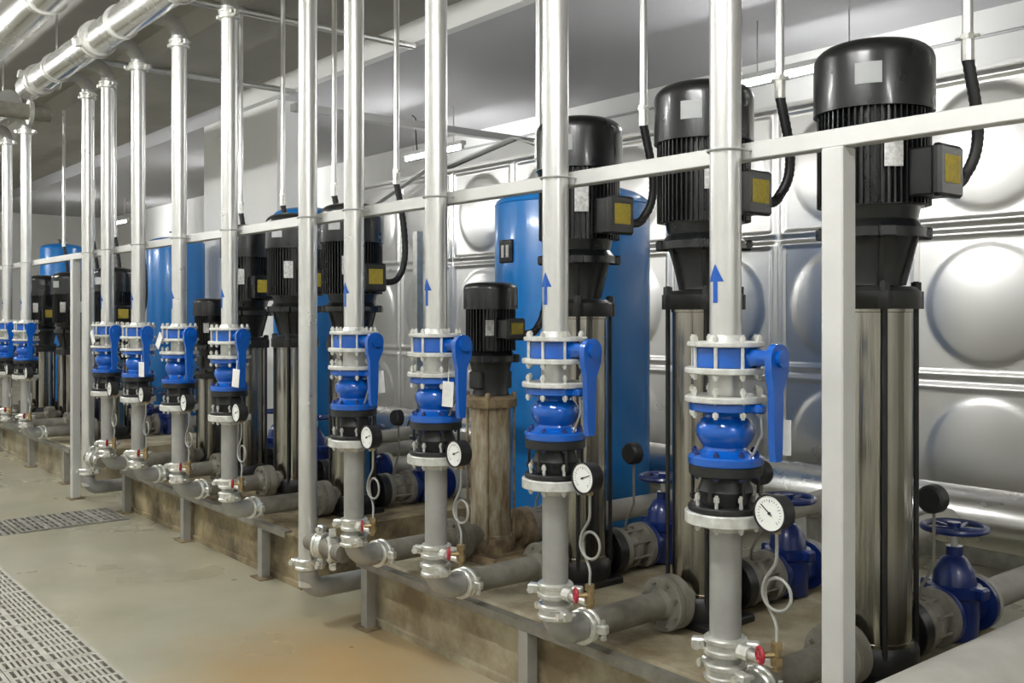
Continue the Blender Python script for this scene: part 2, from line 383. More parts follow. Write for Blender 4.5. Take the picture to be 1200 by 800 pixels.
words = ['first', 'second', 'third', 'fourth', 'fifth', 'sixth', 'seventh', 'eighth', 'ninth', 'tenth', 'eleventh', 'twelfth']
dcm = drain_cover(.645, .396, 6, 7, 'grate')
for r, y in enumerate((.584, .984)):
    for k in range(7):
        x = -4.68-.65*(k-1)
        single('drain_cover', dcm, f'pale slotted drain cover, {words[k]} from the camera in the {"row by the open floor" if r else "row away from the pumps"}', 'drain cover', (x-.6475, y, 0), group='slotted covers of the long floor drain')
ccm = drain_cover(.53, .183, 4, 2, 'gratedark')
for k in range(6):
    o = single('drain_cover', ccm, f'dark cross-drain cover, {words[k]} from the middle plinth', 'drain cover', (CX0+.005, CY1-.187*(k+1), .0), group='covers of the cross drain')
    if k < 4: o.location.z = .012
CACHE.clear()

# ------------------------------------------------------------------ pipework kit
RP = .046
EX, EY, EZ = Vector((1, 0, 0)), Vector((0, 1, 0)), Vector((0, 0, 1))
def bolts(n, R, z0, z1, r=.0085, nut=.010, ph=0):
    b = MB()
    for k in range(n):
        a = 2*PI*(k+.5)/n+ph; x, y = R*math.cos(a), R*math.sin(a)
        b.cyl((x, y, z0), (x, y, z1), r*.62, 6)
        b.cyl((x, y, z0+.006), (x, y, z0+.006+nut), r, 6); b.cyl((x, y, z1-.006-nut), (x, y, z1-.006), r, 6)
    return b
def flange_mb(R, z0, z1, ri=.0):
    e = .003
    return MB().lathe([(ri, z0), (R-e, z0), (R, z0+e), (R, z1-e), (R-e, z1), (ri, z1)], 32)
def coupling_mesh():
    b = MB()
    b.lathe([(RP, -.027), (.057, -.027), (.063, -.022), (.063, -.012), (.058, -.008), (.058, .008), (.063, .012), (.063, .022), (.057, .027), (RP, .027)], 28)
    for s in (-1, 1):
        b.cbox(s*.078-.02, s*.078+.02, -.017, .017, -.016, .016, .005)
        b.cyl((s*.082, -.034, 0), (s*.082, .034, 0), .008, 8); b.cyl((s*.082, -.036, 0), (s*.082, -.024, 0), .013, 6)
    return b.mesh('coupling', 'bright')
COUP = coupling_mesh()
def arrow_mesh(R=RP+.0012):
    # painted arrow, a thin shell that follows the pipe's surface, facing the aisle (-Y)
    b = MB(); H = .105
    shape = [(-.0065, 0), (.0065, 0), (.0065, .062), (.024, .062), (0, H), (-.024, .062), (-.0065, .062)]
    def strip(x0, x1, z0, z1, n, top=None):
        o = []
        for k in range(n+1):
            x = x0+(x1-x0)*k/n; a = -PI/2+x/R
            zt = z1 if top is None else z0+(z1-z0)*(1-abs(2*k/n-1))
            o.append(((R*math.cos(a), R*math.sin(a), z0), (R*math.cos(a), R*math.sin(a), zt)))
        vs = [p for q in o for p in q]; b.add(vs, [(2*k, 2*k+2, 2*k+3, 2*k+1) for k in range(n)])
    strip(-.008, .008, 0, .066, 4); strip(-.027, .027, .062, H+.008, 8, True)
    return b.mesh('arrow', 'arrow')
ARROW = arrow_mesh()
ZFA = 1.453            # underside of the riser's lowest flange
HZ, HY = 3.40, 2.03    # overhead collecting pipe
def riser_pipe_mesh(z0, z1): return MB().lathe([(RP-.006, z0), (RP, z0), (RP, z1), (RP-.006, z1)], 32).mesh('pipe', 'silver')
def top_elbow():
    pts = [(0, 0, 0)]+arc((0, -.1, .03), EY, EZ, .1, 0, PI/2, 8)+[(0, HY-V+.09, .13)]
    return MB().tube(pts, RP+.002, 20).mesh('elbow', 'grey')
def u_bolt():
    pts = [(-.052, .10, 0), (-.052, 0, 0)]+[(.052*math.cos(a), .052*math.sin(a), 0) for a in [PI+PI*k/12 for k in range(13)]]+[(.052, .10, 0)]
    b = MB().tube(pts, .004, 6)
    for s in (-1, 1): b.cyl((s*.052, .085, 0), (s*.052, .095, 0), .009, 6)
    return b.mesh('u_bolt', 'tray')
RAILY, RAILZ = V+RP+.006+.025, 1.55+.474
RZ1 = 3.27
def riser(x, ordw, arrow_z=1.58, top=True, base=ZFA, label=None):
    t = thing('riser_pipe', label or f'silver vertical riser pipe with blue arrow, {ordw} valved riser from the right', 'pipe', (x, V, base), 0, 'silver riser pipes')
    part('pipe', cached(('rp', base), lambda: riser_pipe_mesh(0, RZ1-base)), t)
    if base == ZFA:
        part('flange', cached('flA', lambda: flange_mb(.112, 0, .015, RP).lathe([(RP, .015), (.056, .015), (.049, .03), (RP, .034)], 28).mesh('flange', 'flange')), t)
        part('arrow', ARROW, t, (0, 0, arrow_z-base), label='blue painted flow arrow')
    part('u_bolt', cached('ub', u_bolt), t, (0, 0, RAILZ-base))
    if top:
        part('coupling', COUP, t, (0, 0, RZ1-base-.02), (0, 0, random.uniform(0, 1.5)))
        part('elbow', cached('tel', top_elbow), t, (0, 0, RZ1-base-.01))
    return t
# butterfly valve with lever
def bfv_body():
    b = MB().lathe([(.04, 0), (.092, 0), (.095, .004), (.095, .056), (.092, .06), (.04, .06)], 32)
    b.lathe([(.032, .08), (.026, .1), (.022, .15), (.03, .155), (.03, .175), (.0, .175)], 16, T(0, 0, .03, 0, 0, PI/2))
    return b.mesh('body', 'blue')
def bfv_lever():
    # lever hangs from the shaft: round head plate, tapering handle with a slight outward bow
    b = MB(); pts = []
    for k in range(13):
        a = PI*k/12; pts.append((.042*math.cos(a), .042*math.sin(a)))
    pts += [(-.040, -.04), (-.028, -.09), (-.025, -.25), (-.020, -.285), (.008, -.285), (.012, -.25), (.016, -.09), (.039, -.04)]
    M = Matrix(((0, 0, 1, 0), (1, 0, 0, 0), (0, 1, 0, 0), (0, 0, 0, 1)))
    b.prism(pts, 0, .022, M); b.cyl((-.012, 0, 0), (.034, 0, 0), .024, 14)
    return b.mesh('lever', 'blue', True, 40)
def tag_mesh(w=.052, h=.10): return MB().box(-w/2, w/2, -.0012, .0012, -h, 0).box(-.002, .002, -.001, .001, 0, .05).mesh('tag', 'paper', False)
def butterfly(x, ordw):
    t = thing('butterfly_valve', f'blue wafer butterfly valve with hanging lever on the {ordw} valved riser from the right', 'valve', (x, V, 1.393), 0, 'blue butterfly valves')
    part('body', cached('bfb', bfv_body), t)
    part('lever', cached('bfl', bfv_lever), t, (.168, 0, .03), label='blue hand lever')
    part('bolts', cached('bfo', lambda: bolts(8, .098, -.035, .095, .009, .012).mesh('bolts', 'bright')), t)
def spool(x, ordw):
    t = thing('spool_piece', f'short grey flanged spool under the {ordw} butterfly valve from the right', 'pipe', (x, V, 1.293), 0, 'flanged spool pieces')
    part('pipe', cached('spp', lambda: MB().lathe([(.05, .018), (.05, .084)], 24).mesh('pipe', 'steel')), t)
    part('flange', cached('spf', lambda: flange_mb(.118, 0, .018).mesh('flange', 'flange')), t)
    part('flange', cached('spg', lambda: flange_mb(.118, .082, .1).mesh('flange', 'flange')), t)
    part('bolts', cached('spo', lambda: bolts(8, .1, -.045, .045, .009, .012).mesh('bolts', 'bright')), t)
def check_valve(x, ordw):
    t = thing('check_valve', f'glossy blue bulb-shaped check valve on the {ordw} valved riser from the right', 'valve', (x, V, 1.111), 0, 'blue check valves')
    pr = [(.04, 0), (.106, 0), (.109, .004), (.109, .022), (.104, .027), (.078, .033), (.066, .044), (.064, .052), (.074, .064), (.083, .082), (.086, .098), (.082, .114), (.072, .128), (.062, .137), (.060, .145), (.066, .152), (.100, .155), (.106, .159), (.106, .178), (.103, .182), (.04, .182)]
    part('body', cached('cvb', lambda: MB().lathe(pr, 36).mesh('body', 'blue', True, 30)), t)
    part('bolts', cached('cvo', lambda: bolts(8, .092, -.04, .045, .0085, .011).mesh('bolts', 'navy')), t)
    part('lug', cached('cvl', lambda: MB().cbox(.09, .135, -.016, .016, .155, .18, .006).mesh('lug', 'blue')), t)
    part('drain_line', cached('cvd', lambda: MB().tube([(.125, 0, .155), (.13, 0, .1), (.10, 0, .04), (.09, 0, .03)], .004, 6).mesh('line', 'grey')), t)
def flex_joint(x, ordw):
    t = thing('rubber_joint', f'black flanged rubber joint below the {ordw} check valve from the right', 'pipe joint', (x, V, .976), 0, 'black rubber joints')
    part('body', cached('rjb', lambda: MB().lathe([(.05, .015), (.068, .02), (.072, .04), (.08, .06), (.072, .08), (.068, .1), (.05, .107)], 28).mesh('body', 'rubber')), t)
    part('flange', cached('rjf', lambda: flange_mb(.108, 0, .018, .04).mesh('flange', 'black')), t)
    part('flange', cached('rjg', lambda: flange_mb(.106, .105, .135, .04).mesh('flange', 'black')), t)
    part('bolts', cached('rjo', lambda: bolts(8, .09, -.055, .055, .009, .013).mesh('bolts', 'steel')), t)
    part('tie_bolts', cached('rjt', lambda: bolts(6, .094, .03, .15, .009, .013, .2).mesh('bolts', 'black')), t)
PY, PZ = 3.10, .426
def discharge(x, ordw, small=False):
    t = thing('discharge_pipe', f'grey flanged discharge pipe bending to the pump below the {ordw} valved riser from the right', 'pipe', (x, V, ZP), 0, 'grey discharge pipes')
    zf = .976-ZP; ze = PZ-ZP
    part('flange', cached('dpf', lambda: flange_mb(.118, zf-.035, zf-.0, .04).lathe([(RP, zf-.06), (.05, zf-.055), (.06, zf-.035)], 28).mesh('flange', 'flange')), t)
    part('pipe', cached('dpp', lambda: MB().lathe([(RP, .17), (RP, zf-.03)], 32).mesh('pipe', 'grey')), t)  # silver pipe in a darker tone painted for the shade below the valves
    part('coupling', COUP, t, (0, 0, .582-ZP), (0, 0, .6)); part('coupling', COUP, t, (0, 0, .508-ZP), (0, 0, -.25))
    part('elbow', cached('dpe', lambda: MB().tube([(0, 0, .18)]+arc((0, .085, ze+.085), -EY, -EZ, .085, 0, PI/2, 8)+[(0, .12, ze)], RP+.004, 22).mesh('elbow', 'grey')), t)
    part('coupling', COUP, t, (0, .135, ze), (PI/2, 0, .3))
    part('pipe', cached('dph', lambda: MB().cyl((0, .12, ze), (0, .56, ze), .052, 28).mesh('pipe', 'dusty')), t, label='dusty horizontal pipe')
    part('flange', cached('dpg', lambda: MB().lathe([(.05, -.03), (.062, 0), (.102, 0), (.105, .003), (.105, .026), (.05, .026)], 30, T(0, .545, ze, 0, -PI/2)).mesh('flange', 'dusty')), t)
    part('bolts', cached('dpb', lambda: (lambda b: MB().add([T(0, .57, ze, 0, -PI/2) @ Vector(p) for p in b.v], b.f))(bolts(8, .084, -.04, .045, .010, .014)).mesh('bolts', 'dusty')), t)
    part('outlet', cached('dpn', lambda: MB().cyl((.05, -.01, .582-ZP), (.19, -.01, .575-ZP), .013, 12).cyl((.06, -.01, .581-ZP), (.095, -.01, .58-ZP), .022, 10).mesh('outlet', 'bright')), t)
def gauge(x, ordw):
    gx = x+.185; zb = .575
    t = thing('pressure_gauge', f'round white-faced pressure gauge on a coiled tube beside the {ordw} valved riser from the right', 'pressure gauge', (gx, V-.01, zb), 0, 'pressure gauges')
    M = T(0, -.03, .425, 0, PI/2)
    part('case', cached('pgc', lambda: MB().lathe([(0, -.052), (.044, -.052), (.05, -.045), (.05, -.002), (.0535, -.002), (.0535, .006), (.049, .006), (.049, .001), (0, .001)], 32, M).mesh('case', 'rubber')), t)
    d = part('dial', cached('pgd', lambda: MB().lathe([(0, .003), (.048, .003)], 32, M).mesh('dial', 'dial')), t, label='white dial')
    def marks():
        b = MB()
        for k in range(21):
            a = math.radians(-135+270*k/20); L = .009 if k % 5 == 0 else .005
            b.box(-.0007, .0007, .0385-L, .0385, 0, .0006, M @ Matrix.Translation((0, 0, .0034)) @ Matrix.Rotation(a, 4, 'Z'))
        return b.mesh('scale', 'ink', False)
    part('scale_marks', cached('pgm', marks), d)
    part('needle', cached('pgn', lambda: MB().box(-.0013, .0013, -.010, .034, .0036, .005).cyl((0, 0, .003), (0, 0, .007), .004, 8).mesh('needle', 'ink', False)), d, M.to_translation(), (PI/2, random.uniform(-1.3, 1.3)*0+(-.9 if ordw == 'first' else 1.2), 0))
    pts = [(0, 0, .375), (0, 0, .30)]+bez((0, 0, .30), (-.0, 0, .26), (-.045, 0, .25), (-.045, -.003, .195), 6)[1:]
    pts += [(-.045*math.cos(a), -.003+.012*a/(2*PI), .195-.045*math.sin(a)) for a in [2*PI*k/22 for k in range(1, 23)]]
    pts += bez((-.045, .009, .195), (-.045, .01, .14), (0, .01, .13), (0, 0, .085), 7)[1:]+[(0, 0, .06)]
    part('siphon_tube', cached('pgs', lambda: MB().tube(pts, .0048, 8).mesh('siphon', 'grey')), t)
    part('neck', cached('pgk', lambda: MB().cyl((0, 0, .365), (0, 0, .385), .012, 6).mesh('neck', 'brass')), t)
    part('cock', cached('pgv', lambda: MB().cyl((0, 0, -.015), (0, 0, .06), .013, 10).cyl((0, 0, .0), (0, 0, .022), .018, 6).cyl((0, 0, .045), (0, 0, .065), .017, 6).cyl((0, 0, .03), (-.02, -.035, .03), .009, 8).mesh('cock', 'brass')), t)
    def wheel():
        b = MB(); Mw = T(-.025, -.042, .03, math.atan2(-.035, -.02)-PI/2+PI, PI/2)
        b.tube([Mw @ Vector((.021*math.cos(a), .021*math.sin(a), 0)) for a in [2*PI*k/14 for k in range(14)]], .006, 6, True)
        for k in range(5):
            a = 2*PI*k/5; b.tube([Mw @ Vector((0, 0, 0)), Mw @ Vector((.02*math.cos(a), .02*math.sin(a), 0))], .005, 5)
        return b.mesh('wheel', 'red')
    part('handwheel', cached('pgw', wheel), t, label='small red handwheel')

# ------------------------------------------------------------------ vertical multistage pumps
def fins(r0, r1, z0, z1, n):
    b = MB(); b.lathe([(0, z0), (r0, z0), (r0, z1), (0, z1)], 36)
    for k in range(n):
        b.box(r0-.004, r1, -.0028, .0028, z0+.004, z1-.004, Matrix.Rotation(2*PI*k/n, 4, 'Z'))
    return b
def make_pump(x, label, L=1.129, sz='big', y=PY, stain=False):
    k = 1. if sz == 'big' else .70
    t = thing('booster_pump', label, 'pump', (x, y, ZP), 0, 'vertical multistage pumps')
    key = (sz, round(L, 3), stain)
    sm, hm, bmat = ('rusty', 'rustiron', 'rustiron') if stain else ('stainless', 'black', 'black')
    rs = .125 if sz == 'big' else .103
    rh = rs+.018; zs0 = .12 if sz == 'big' else .10; zs1 = zs0+L; hp = .079 if sz == 'big' else .06
    def base():
        b = MB().cbox(-rh*1.02, rh*1.02, -rh*1.02, rh*1.02, 0, .03, .006)
        b.lathe([(0, .03), (rh, .03), (rh+.005, .06), (rh+.005, zs0-.02), (rs+.01, zs0), (0, zs0)], 28)
        return b.mesh('base', bmat)
    part('base', cached(('pb',)+key, base), t)
    if sz == 'small': part('base_plate', cached(('pbp',)+key, lambda: MB().box(-.24, .24, -.17, .17, 0, .016).box(-.24, .24, -.17, -.15, .016, .04).mesh('base_plate', 'rustiron', False)), t)
    def port(s):
        M = T(0, 0, PZ-ZP, 0, -s*PI/2)
        return MB().lathe([(.06, .08), (.06, .172), (.102, .174), (.105, .178), (.105, .226), (.05, .226)], 28, M).mesh('port', 'dusty' if s < 0 else bmat)
    part('discharge_port', cached(('pp-', key), lambda: port(-1)), t); part('suction_port', cached(('pp+', key), lambda: port(1)), t)
    part('sleeve', cached(('ps',)+key, lambda: MB().lathe([(rs+.006, zs0), (rs+.006, zs0+.012), (rs, zs0+.014), (rs, zs1-.012), (rs+.004, zs1-.01), (rs+.004, zs1)], 40).mesh('sleeve', sm)), t)
    for a in range(4):
        an = PI/4+a*PI/2; q = (rs+.017)
        part('tie_rod', cached(('pr',)+key, lambda: MB().cyl((0, 0, zs0-.03), (0, 0, zs1+hp+.015), .0095*(1 if k == 1 else .7), 8).mesh('rod', hm)), t, (q*math.cos(an), q*math.sin(an), 0))
        part('rod_nut', cached(('pn',)+key, lambda: MB().cyl((0, 0, zs1+hp-.02), (0, 0, zs1+hp+.012), .019*k, 6).mesh('nut', hm)), t, (q*math.cos(an), q*math.sin(an), 0))
    zl = zs1+hp
    def head():
        b = MB().lathe([(0, zs1), (rs+.028, zs1), (rs+.03, zs1+.004), (rs+.03, zl-.02), (rs+.01, zl-.004), (0, zl)], 32)
        for a in range(4):
            an = PI/4+a*PI/2; q = rs+.012
            b.lathe([(0, zs1), (.03*k, zs1), (.03*k, zl-.02), (0, zl-.02)], 12, T(q*math.cos(an), q*math.sin(an), 0))
        return b.mesh('head', hm)
    part('pump_head', cached(('ph',)+key, head), t)
    ll = .162 if sz == 'big' else .17
    zf = zl+ll
    def lantern():
        b = MB()
        if sz == 'big':
            b.lathe([(.098, zl), (.096, zl+.012), (.135, zf-.014), (.142, zf)], 32)
            for a in range(6):
                R = Matrix.Rotation(a*PI/3+.2, 4, 'Z')
                vs = [R @ Vector(p) for p in [(r, w, z) for z, r0, r1 in ((zl, .08, .108), (zf, .12, .150)) for w in (-.007, .007) for r in (r0, r1)]]
                b.add(vs, [(0, 1, 3, 2), (4, 6, 7, 5), (0, 4, 5, 1), (2, 3, 7, 6), (1, 5, 7, 3), (0, 2, 6, 4)])
        else:
            b.lathe([(.095, zl), (.09, zl+.02), (.095, zl+.11), (.11, zf)], 24)
            b.cbox(-.05, .05, -.105, .105, zl+.03, zl+.12, .008)
        return b.mesh('lantern', 'black')
    part('lantern', cached(('pl',)+key, lantern), t)
    fh = .104 if sz == 'big' else .05; rm = .186 if sz == 'big' else .128
    zm = zf+fh
    def mflange():
        R = .172 if sz == 'big' else .132
        b = MB().lathe([(0, zf), (R, zf), (R, zf+.03), (R-.012, zf+.036), (R-.03, zf+.06), (R-.02, zm), (0, zm)], 32)
        for a in range(4): b.cbox(R-.035, R+.018, -.028, .028, zf-.006, zf+.036, .006, Matrix.Rotation(PI/4+a*PI/2, 4, 'Z'))
        return b.mesh('motor_flange', 'motor')
    part('motor_flange', cached(('pf',)+key, mflange), t)
    mh = .34 if sz == 'big' else .235
    zc = zm+mh; ch = .225 if sz == 'big' else .12; rc = rm+.012
    part('motor_body', cached(('pm',)+key, lambda: fins(rm-.022, rm, zm, zc, 56 if sz == 'big' else 40).mesh('motor', 'motor', True, 30)), t)
    def cover():
        e = ch*.32; pr = [(rm-.02, zc-.02), (rc, zc-.02), (rc, zc+ch-e)]
        for q in range(1, 9):
            a = PI/2*q/8; pr.append((rc-e*1.1+e*1.1*math.cos(a), zc+ch-e+e*.86*math.sin(a)))
        pr += [(rc*.5, zc+ch-e*.05), (0, zc+ch)]
        return MB().lathe(pr, 40).mesh('fan_cover', 'motor')
    part('fan_cover', cached(('pc',)+key, cover), t)
    # terminal box on the +X side, with the yellow label on its lid
    bx0, bx1, bw, bz0, bz1 = (rm-.03, rm+.092, .078, zm+.015, zm+.185) if sz == 'big' else (rm-.03, rm+.085, .06, zm+.06, zm+.17)
    tbx = part('terminal_box', cached(('pt',)+key, lambda: MB().cbox(bx0, bx1-.03, -bw+.008, bw-.008, bz0+.006, bz1-.006, .006).cbox(bx1-.034, bx1, -bw, bw, bz0, bz1, .01).mesh('box', 'motor', True, 30)), t)
    part('label_plate', cached(('py',)+key, lambda: MB().box(bx1, bx1+.002, -bw*.62, bw*.62, bz0+.045*k, bz1-.035*k).mesh('label', 'yellow', False)), tbx, label='yellow warning label')
    an = math.radians(-40)
    def curved(r, a0, w, z0, z1, m):
        b = MB(); n = 6; vs = []
        for q in range(n+1):
            a = a0+(q/n-.5)*w/r
            for rr in (r, r-.004): vs += [(rr*math.cos(a), rr*math.sin(a), z0), (rr*math.cos(a), rr*math.sin(a), z1)]
        fs = []
        for q in range(n):
            o = q*4; fs += [(o, o+4, o+5, o+1), (o+2, o+3, o+7, o+6), (o+1, o+5, o+7, o+3), (o, o+2, o+6, o+4)]
        fs += [(0, 1, 3, 2), (n*4, n*4+2, n*4+3, n*4+1)]
        return b.add(vs, fs).mesh('plate', m)
    part('nameplate', cached(('pq',)+key, lambda: curved(rm+.004, an, .062*k, zm+mh*.35, zm+mh*.68, 'plate')), t, label='pale metal nameplate')
    if sz == 'big':
        part('sticker', cached(('pu',)+key, lambda: curved(rc+.0015, math.radians(-64), .085, zc+.05, zc+.12, 'sticker')), t, label='faded grey sticker')
        part('lifting_eye', cached(('pv',)+key, lambda: MB().cbox(rm-.02, rm+.03, -.012, .012, zc-.06, zc-.03, .004, Matrix.Rotation(2.4, 4, 'Z')).mesh('eye', 'motor')), t)
    return dict(bx=x+(bx0+bx1)/2, by=y+bw, bz=ZP+(bz0+bz1)/2-.01, bot=ZP)
def conduit(p, label, ztop=ZC-.22):
    cx, cy = p['bx']+.03, PY+.165; zc = 1.55+.905 if p['bz'] > 1.9 else (1.55+.85)
    t = thing('motor_conduit', label, 'conduit', (cx, cy, zc), 0, 'motor cable conduits')
    part('conduit_pipe', cached(('co', round(zc, 2), ztop), lambda: MB().cyl((0, 0, 0), (0, 0, ztop-zc), .0175, 14).mesh('conduit', 'silver')), t)
    part('connector', cached('coc', lambda: MB().cyl((0, 0, -.06), (0, 0, .01), .021, 10).cyl((-.04, 0, .02), (.04, 0, .02), .006, 6).cyl((0, 0, .012), (0, 0, .03), .024, 6).mesh('connector', 'bright')), t)
    bx, by, bz = p['bx']-cx, p['by']-cy, p['bz']-zc
    a = bez((0, 0, -.05), (.01, .03, -.20), (.02, .10, bz+.12), (bx+.005, by+.12, bz+.02), 12)
    a += bez(a[-1], (bx+.0, by+.10, bz-.02), (bx, by+.05, bz-.02), (bx, by-.01, bz-.01), 7)[1:]
    # finely ribbed flexible hose
    fine = []
    for q in range(len(a)-1):
        for r in range(3): fine.append(a[q].lerp(a[q+1], r/3))
    fine.append(a[-1])
    part('hose', MB().tube(fine, [.0205 if q % 2 else .0185 for q in range(len(fine))], 12).mesh('hose', 'rubber'), t, label='black flexible hose')
def gate_valve(x, ordw):
    t = thing('gate_valve', f'dark blue gate valve with handwheel behind the {ordw} pump from the right', 'valve', (x, PY+.42, PZ-.12), 0, 'dark blue gate valves')
    z = .12
    def body():
        b = MB().lathe([(.06, 0), (.105, 0), (.107, .003), (.107, .024), (.07, .03), (.066, .15), (.066, .16), (.07, .27), (.107, .276), (.107, .297), (.105, .3), (.06, .3)], 30, T(0, 0, z, 0, -PI/2))
        b.lathe([(.085, .02), (.09, .12), (.086, .17), (.098, .18), (.098, .215), (.08, .22), (.072, .27), (.045, .315), (.03, .325), (.03, .36), (0, .36)], 28, T(0, .15, 0))
        for s in (-1, 1): b.cbox(s*.095-.03, s*.095+.03, .12, .18, .175, .22, .008)
        return b.mesh('body', 'navy')
    part('body', cached('gvb', body), t)
    part('stem', cached('gvs', lambda: MB().cyl((0, .15, .35), (0, .15, .445), .012, 10).mesh('stem', 'steel')), t)
    def wheel():
        b = MB(); R = .112
        b.tube([(R*math.cos(a), .15+R*math.sin(a), .43) for a in [2*PI*k/28 for k in range(28)]], .013, 8, True)
        for k in range(5):
            a = 2*PI*k/5+.3; b.tube([(.0, .15, .425), (R*math.cos(a), .15+R*math.sin(a), .43)], .0085, 6)
        b.cyl((0, .15, .41), (0, .15, .45), .024, 10)
        return b.mesh('wheel', 'navy')
    part('handwheel', cached('gvw', wheel), t)
    return t
HDY, HDZ, HDR = 5.25, .46, .16
def suction(x, ordw, header=True):
    t = thing('suction_joint', f'grey lumpy flanged joint between the {ordw} pump from the right and its gate valve', 'pipe joint', (x, PY+.226, PZ), 0, 'suction joints')
    part('body', cached('sjb', lambda: MB().lathe([(.05, 0), (.105, 0), (.105, .03), (.07, .036), (.07, .06), (.09, .085), (.09, .11), (.07, .135), (.07, .158), (.107, .164), (.107, .193), (.05, .193)], 28, T(0, 0, 0, 0, -PI/2)).mesh('body', 'dusty')), t)
    part('bolts', cached('sjo', lambda: (lambda b: MB().add([T(0, 0, 0, 0, -PI/2) @ Vector(p) for p in b.v], b.f))(bolts(8, .088, .01, .2, .010, .014)).mesh('bolts', 'dusty')), t)
    gate_valve(x, ordw)
    yv = PY+.72; t = thing('suction_pipe', f'grey suction pipe leading back from the gate valve behind the {ordw} pump from the right', 'pipe', (x, yv, PZ), 0, 'suction pipes')
    if header:
        L = HDY-HDR-yv+.005
        part('pipe', cached('sup', lambda: MB().tube([(0, .02, 0), (0, L*.5, 0), (0, L, HDZ-PZ)], .06, 20).mesh('pipe', 'palegrey')), t)
    else:
        part('pipe', cached('sud', lambda: MB().tube([(0, .02, 0), (0, .2, 0)]+arc((0, .2, -.12), EZ, EY, .12, 0, PI/2, 6)[1:]+[(0, .32, -PZ)], .06, 18).mesh('pipe', 'palegrey')), t)
    part('flange', cached('suf', lambda: MB().lathe([(.05, .001), (.107, .001), (.107, .026), (.06, .028)], 28, T(0, 0, 0, 0, -PI/2)).mesh('flange', 'palegrey')), t)
    # small black gauge on the suction side, its back to the aisle
    g = thing('suction_gauge', f'black-backed round gauge standing behind the {ordw} pump from the right', 'pressure gauge', (x+.06, PY+.30, PZ+.1), 0, 'suction gauges')
    Mg = T(0, 0, .36, 0, -PI/2)
    part('case', cached('sgc', lambda: MB().lathe([(0, -.04), (.042, -.04), (.05, -.03), (.052, .01), (.048, .012), (0, .008)], 28, Mg).mesh('case', 'rubber')), g)
    part('dial', cached('sgd', lambda: MB().lathe([(0, .012), (.046, .012)], 28, Mg).mesh('dial', 'dial')), g)
    part('stem', cached('sgs', lambda: MB().tube([(-.06, -.0, -.04), (-.05, 0, .03), (0, 0, .12), (0, 0, .32)], .006, 8).mesh('stem', 'dusty')), g)

# ------------------------------------------------------------------ place the lines
# (x, pump kind, sleeve length, pump label)
LINES = [(-1.825, 'big', 1.129), (-2.57, 'big', 1.129), (-3.30, 'big', 1.10), (-3.96, 'small', .66),
         (-5.356, 'big', .885), (-6.13, 'big', .885), (-6.895, 'big', .86), (-7.57, 'small', .62),
         (-10.0, 'big', .66), (-10.75, 'big', .66), (-11.5, 'big', .66), (-12.65, 'big', .66)]
PL = ['tall stainless pump with black finned motor, nearest the camera at the right',
      'tall stainless pump with black finned motor behind the second riser from the right',
      'tall stainless pump with black motor standing against the big blue vessel',
      'small rust-stained pump with a short black motor on the nearest plinth',
      'stainless pump with black motor at the right end of the middle plinth',
      'stainless pump with black motor, second from the right on the middle plinth',
      'stainless pump with black motor, third from the right on the middle plinth',
      'small dark pump at the left end of the middle plinth',
      'distant pump with black motor at the right end of the farthest plinth',
      'distant pump with black motor, second on the farthest plinth',
      'distant pump with black motor, third on the farthest plinth',
      'distant pump with black motor, leftmost on the farthest plinth']
for i, (x, kind, L) in enumerate(LINES):
    o = words[i]
    riser(x, o); butterfly(x, o); spool(x, o); check_valve(x, o); flex_joint(x, o); discharge(x, o); gauge(x, o)
    p = make_pump(x, PL[i], L, kind, stain=(i == 3))
    suction(x, o, header=x > -9 and i != 4)
    conduit(p, f'thin silver conduit with black hose feeding the {o} pump motor from the right')
# white paper tags on some levers
for i, dx, dz, a in ((0, .165, 1.25, .0), (2, .135, 1.28, .05), (3, .15, 1.29, -.1), (4, .175, 1.24, .1), (6, .17, 1.22, .0)):
    single('paper_tag', cached('tag', tag_mesh), f'white paper tag hanging by the lever of the {words[i]} butterfly valve from the right', 'tag', (LINES[i][0]+dx, V+(.042 if i in (0, 3) else -.035), dz), (0, a, .35), group='white paper tags')
for i, a in ((5, .6), (7, -.5)):
    single('paper_tag', cached('tag', tag_mesh), f'white paper tag tilted across the {words[i]} valve from the right', 'tag', (LINES[i][0]+.03, V-.125, 1.42), (0, a, .1), group='white paper tags')
# main risers (no valves), standing in the gaps between the plinths
for x, w in ((-4.41, 'standing between the nearest and the middle plinth'), (-8.06, 'standing by the cross drain left of the middle plinth')):
    t = riser(x, '', base=.20, label='silver riser without valves '+w)
    part('coupling', COUP, t, (0, 0, .11), (0, 0, .4))
    part('foot_elbow', cached('mcap', lambda: MB().tube([(0, 0, .1), (0, 0, .07)]+arc((0, .08, .06), -EY, -EZ, .08, 0, PI/2, 8)+[(0, .55, -.02)]+arc((0, .55, -.10), EZ, EY, .08, 0, PI/2, 6)[1:]+[(0, .63, -.20)], RP+.004, 22).mesh('foot', 'grey')), t)
    part('branch', cached('mbr', lambda: MB().cyl((.03, 0, PZ-.20), (.36, 0, PZ-.20), .044, 22).mesh('branch', 'dusty')), t)
    part('coupling', COUP, t, (.14, 0, PZ-.20), (0, PI/2, .5))
    part('coupling', COUP, t, (.25, 0, PZ-.20), (0, PI/2, 1.2))
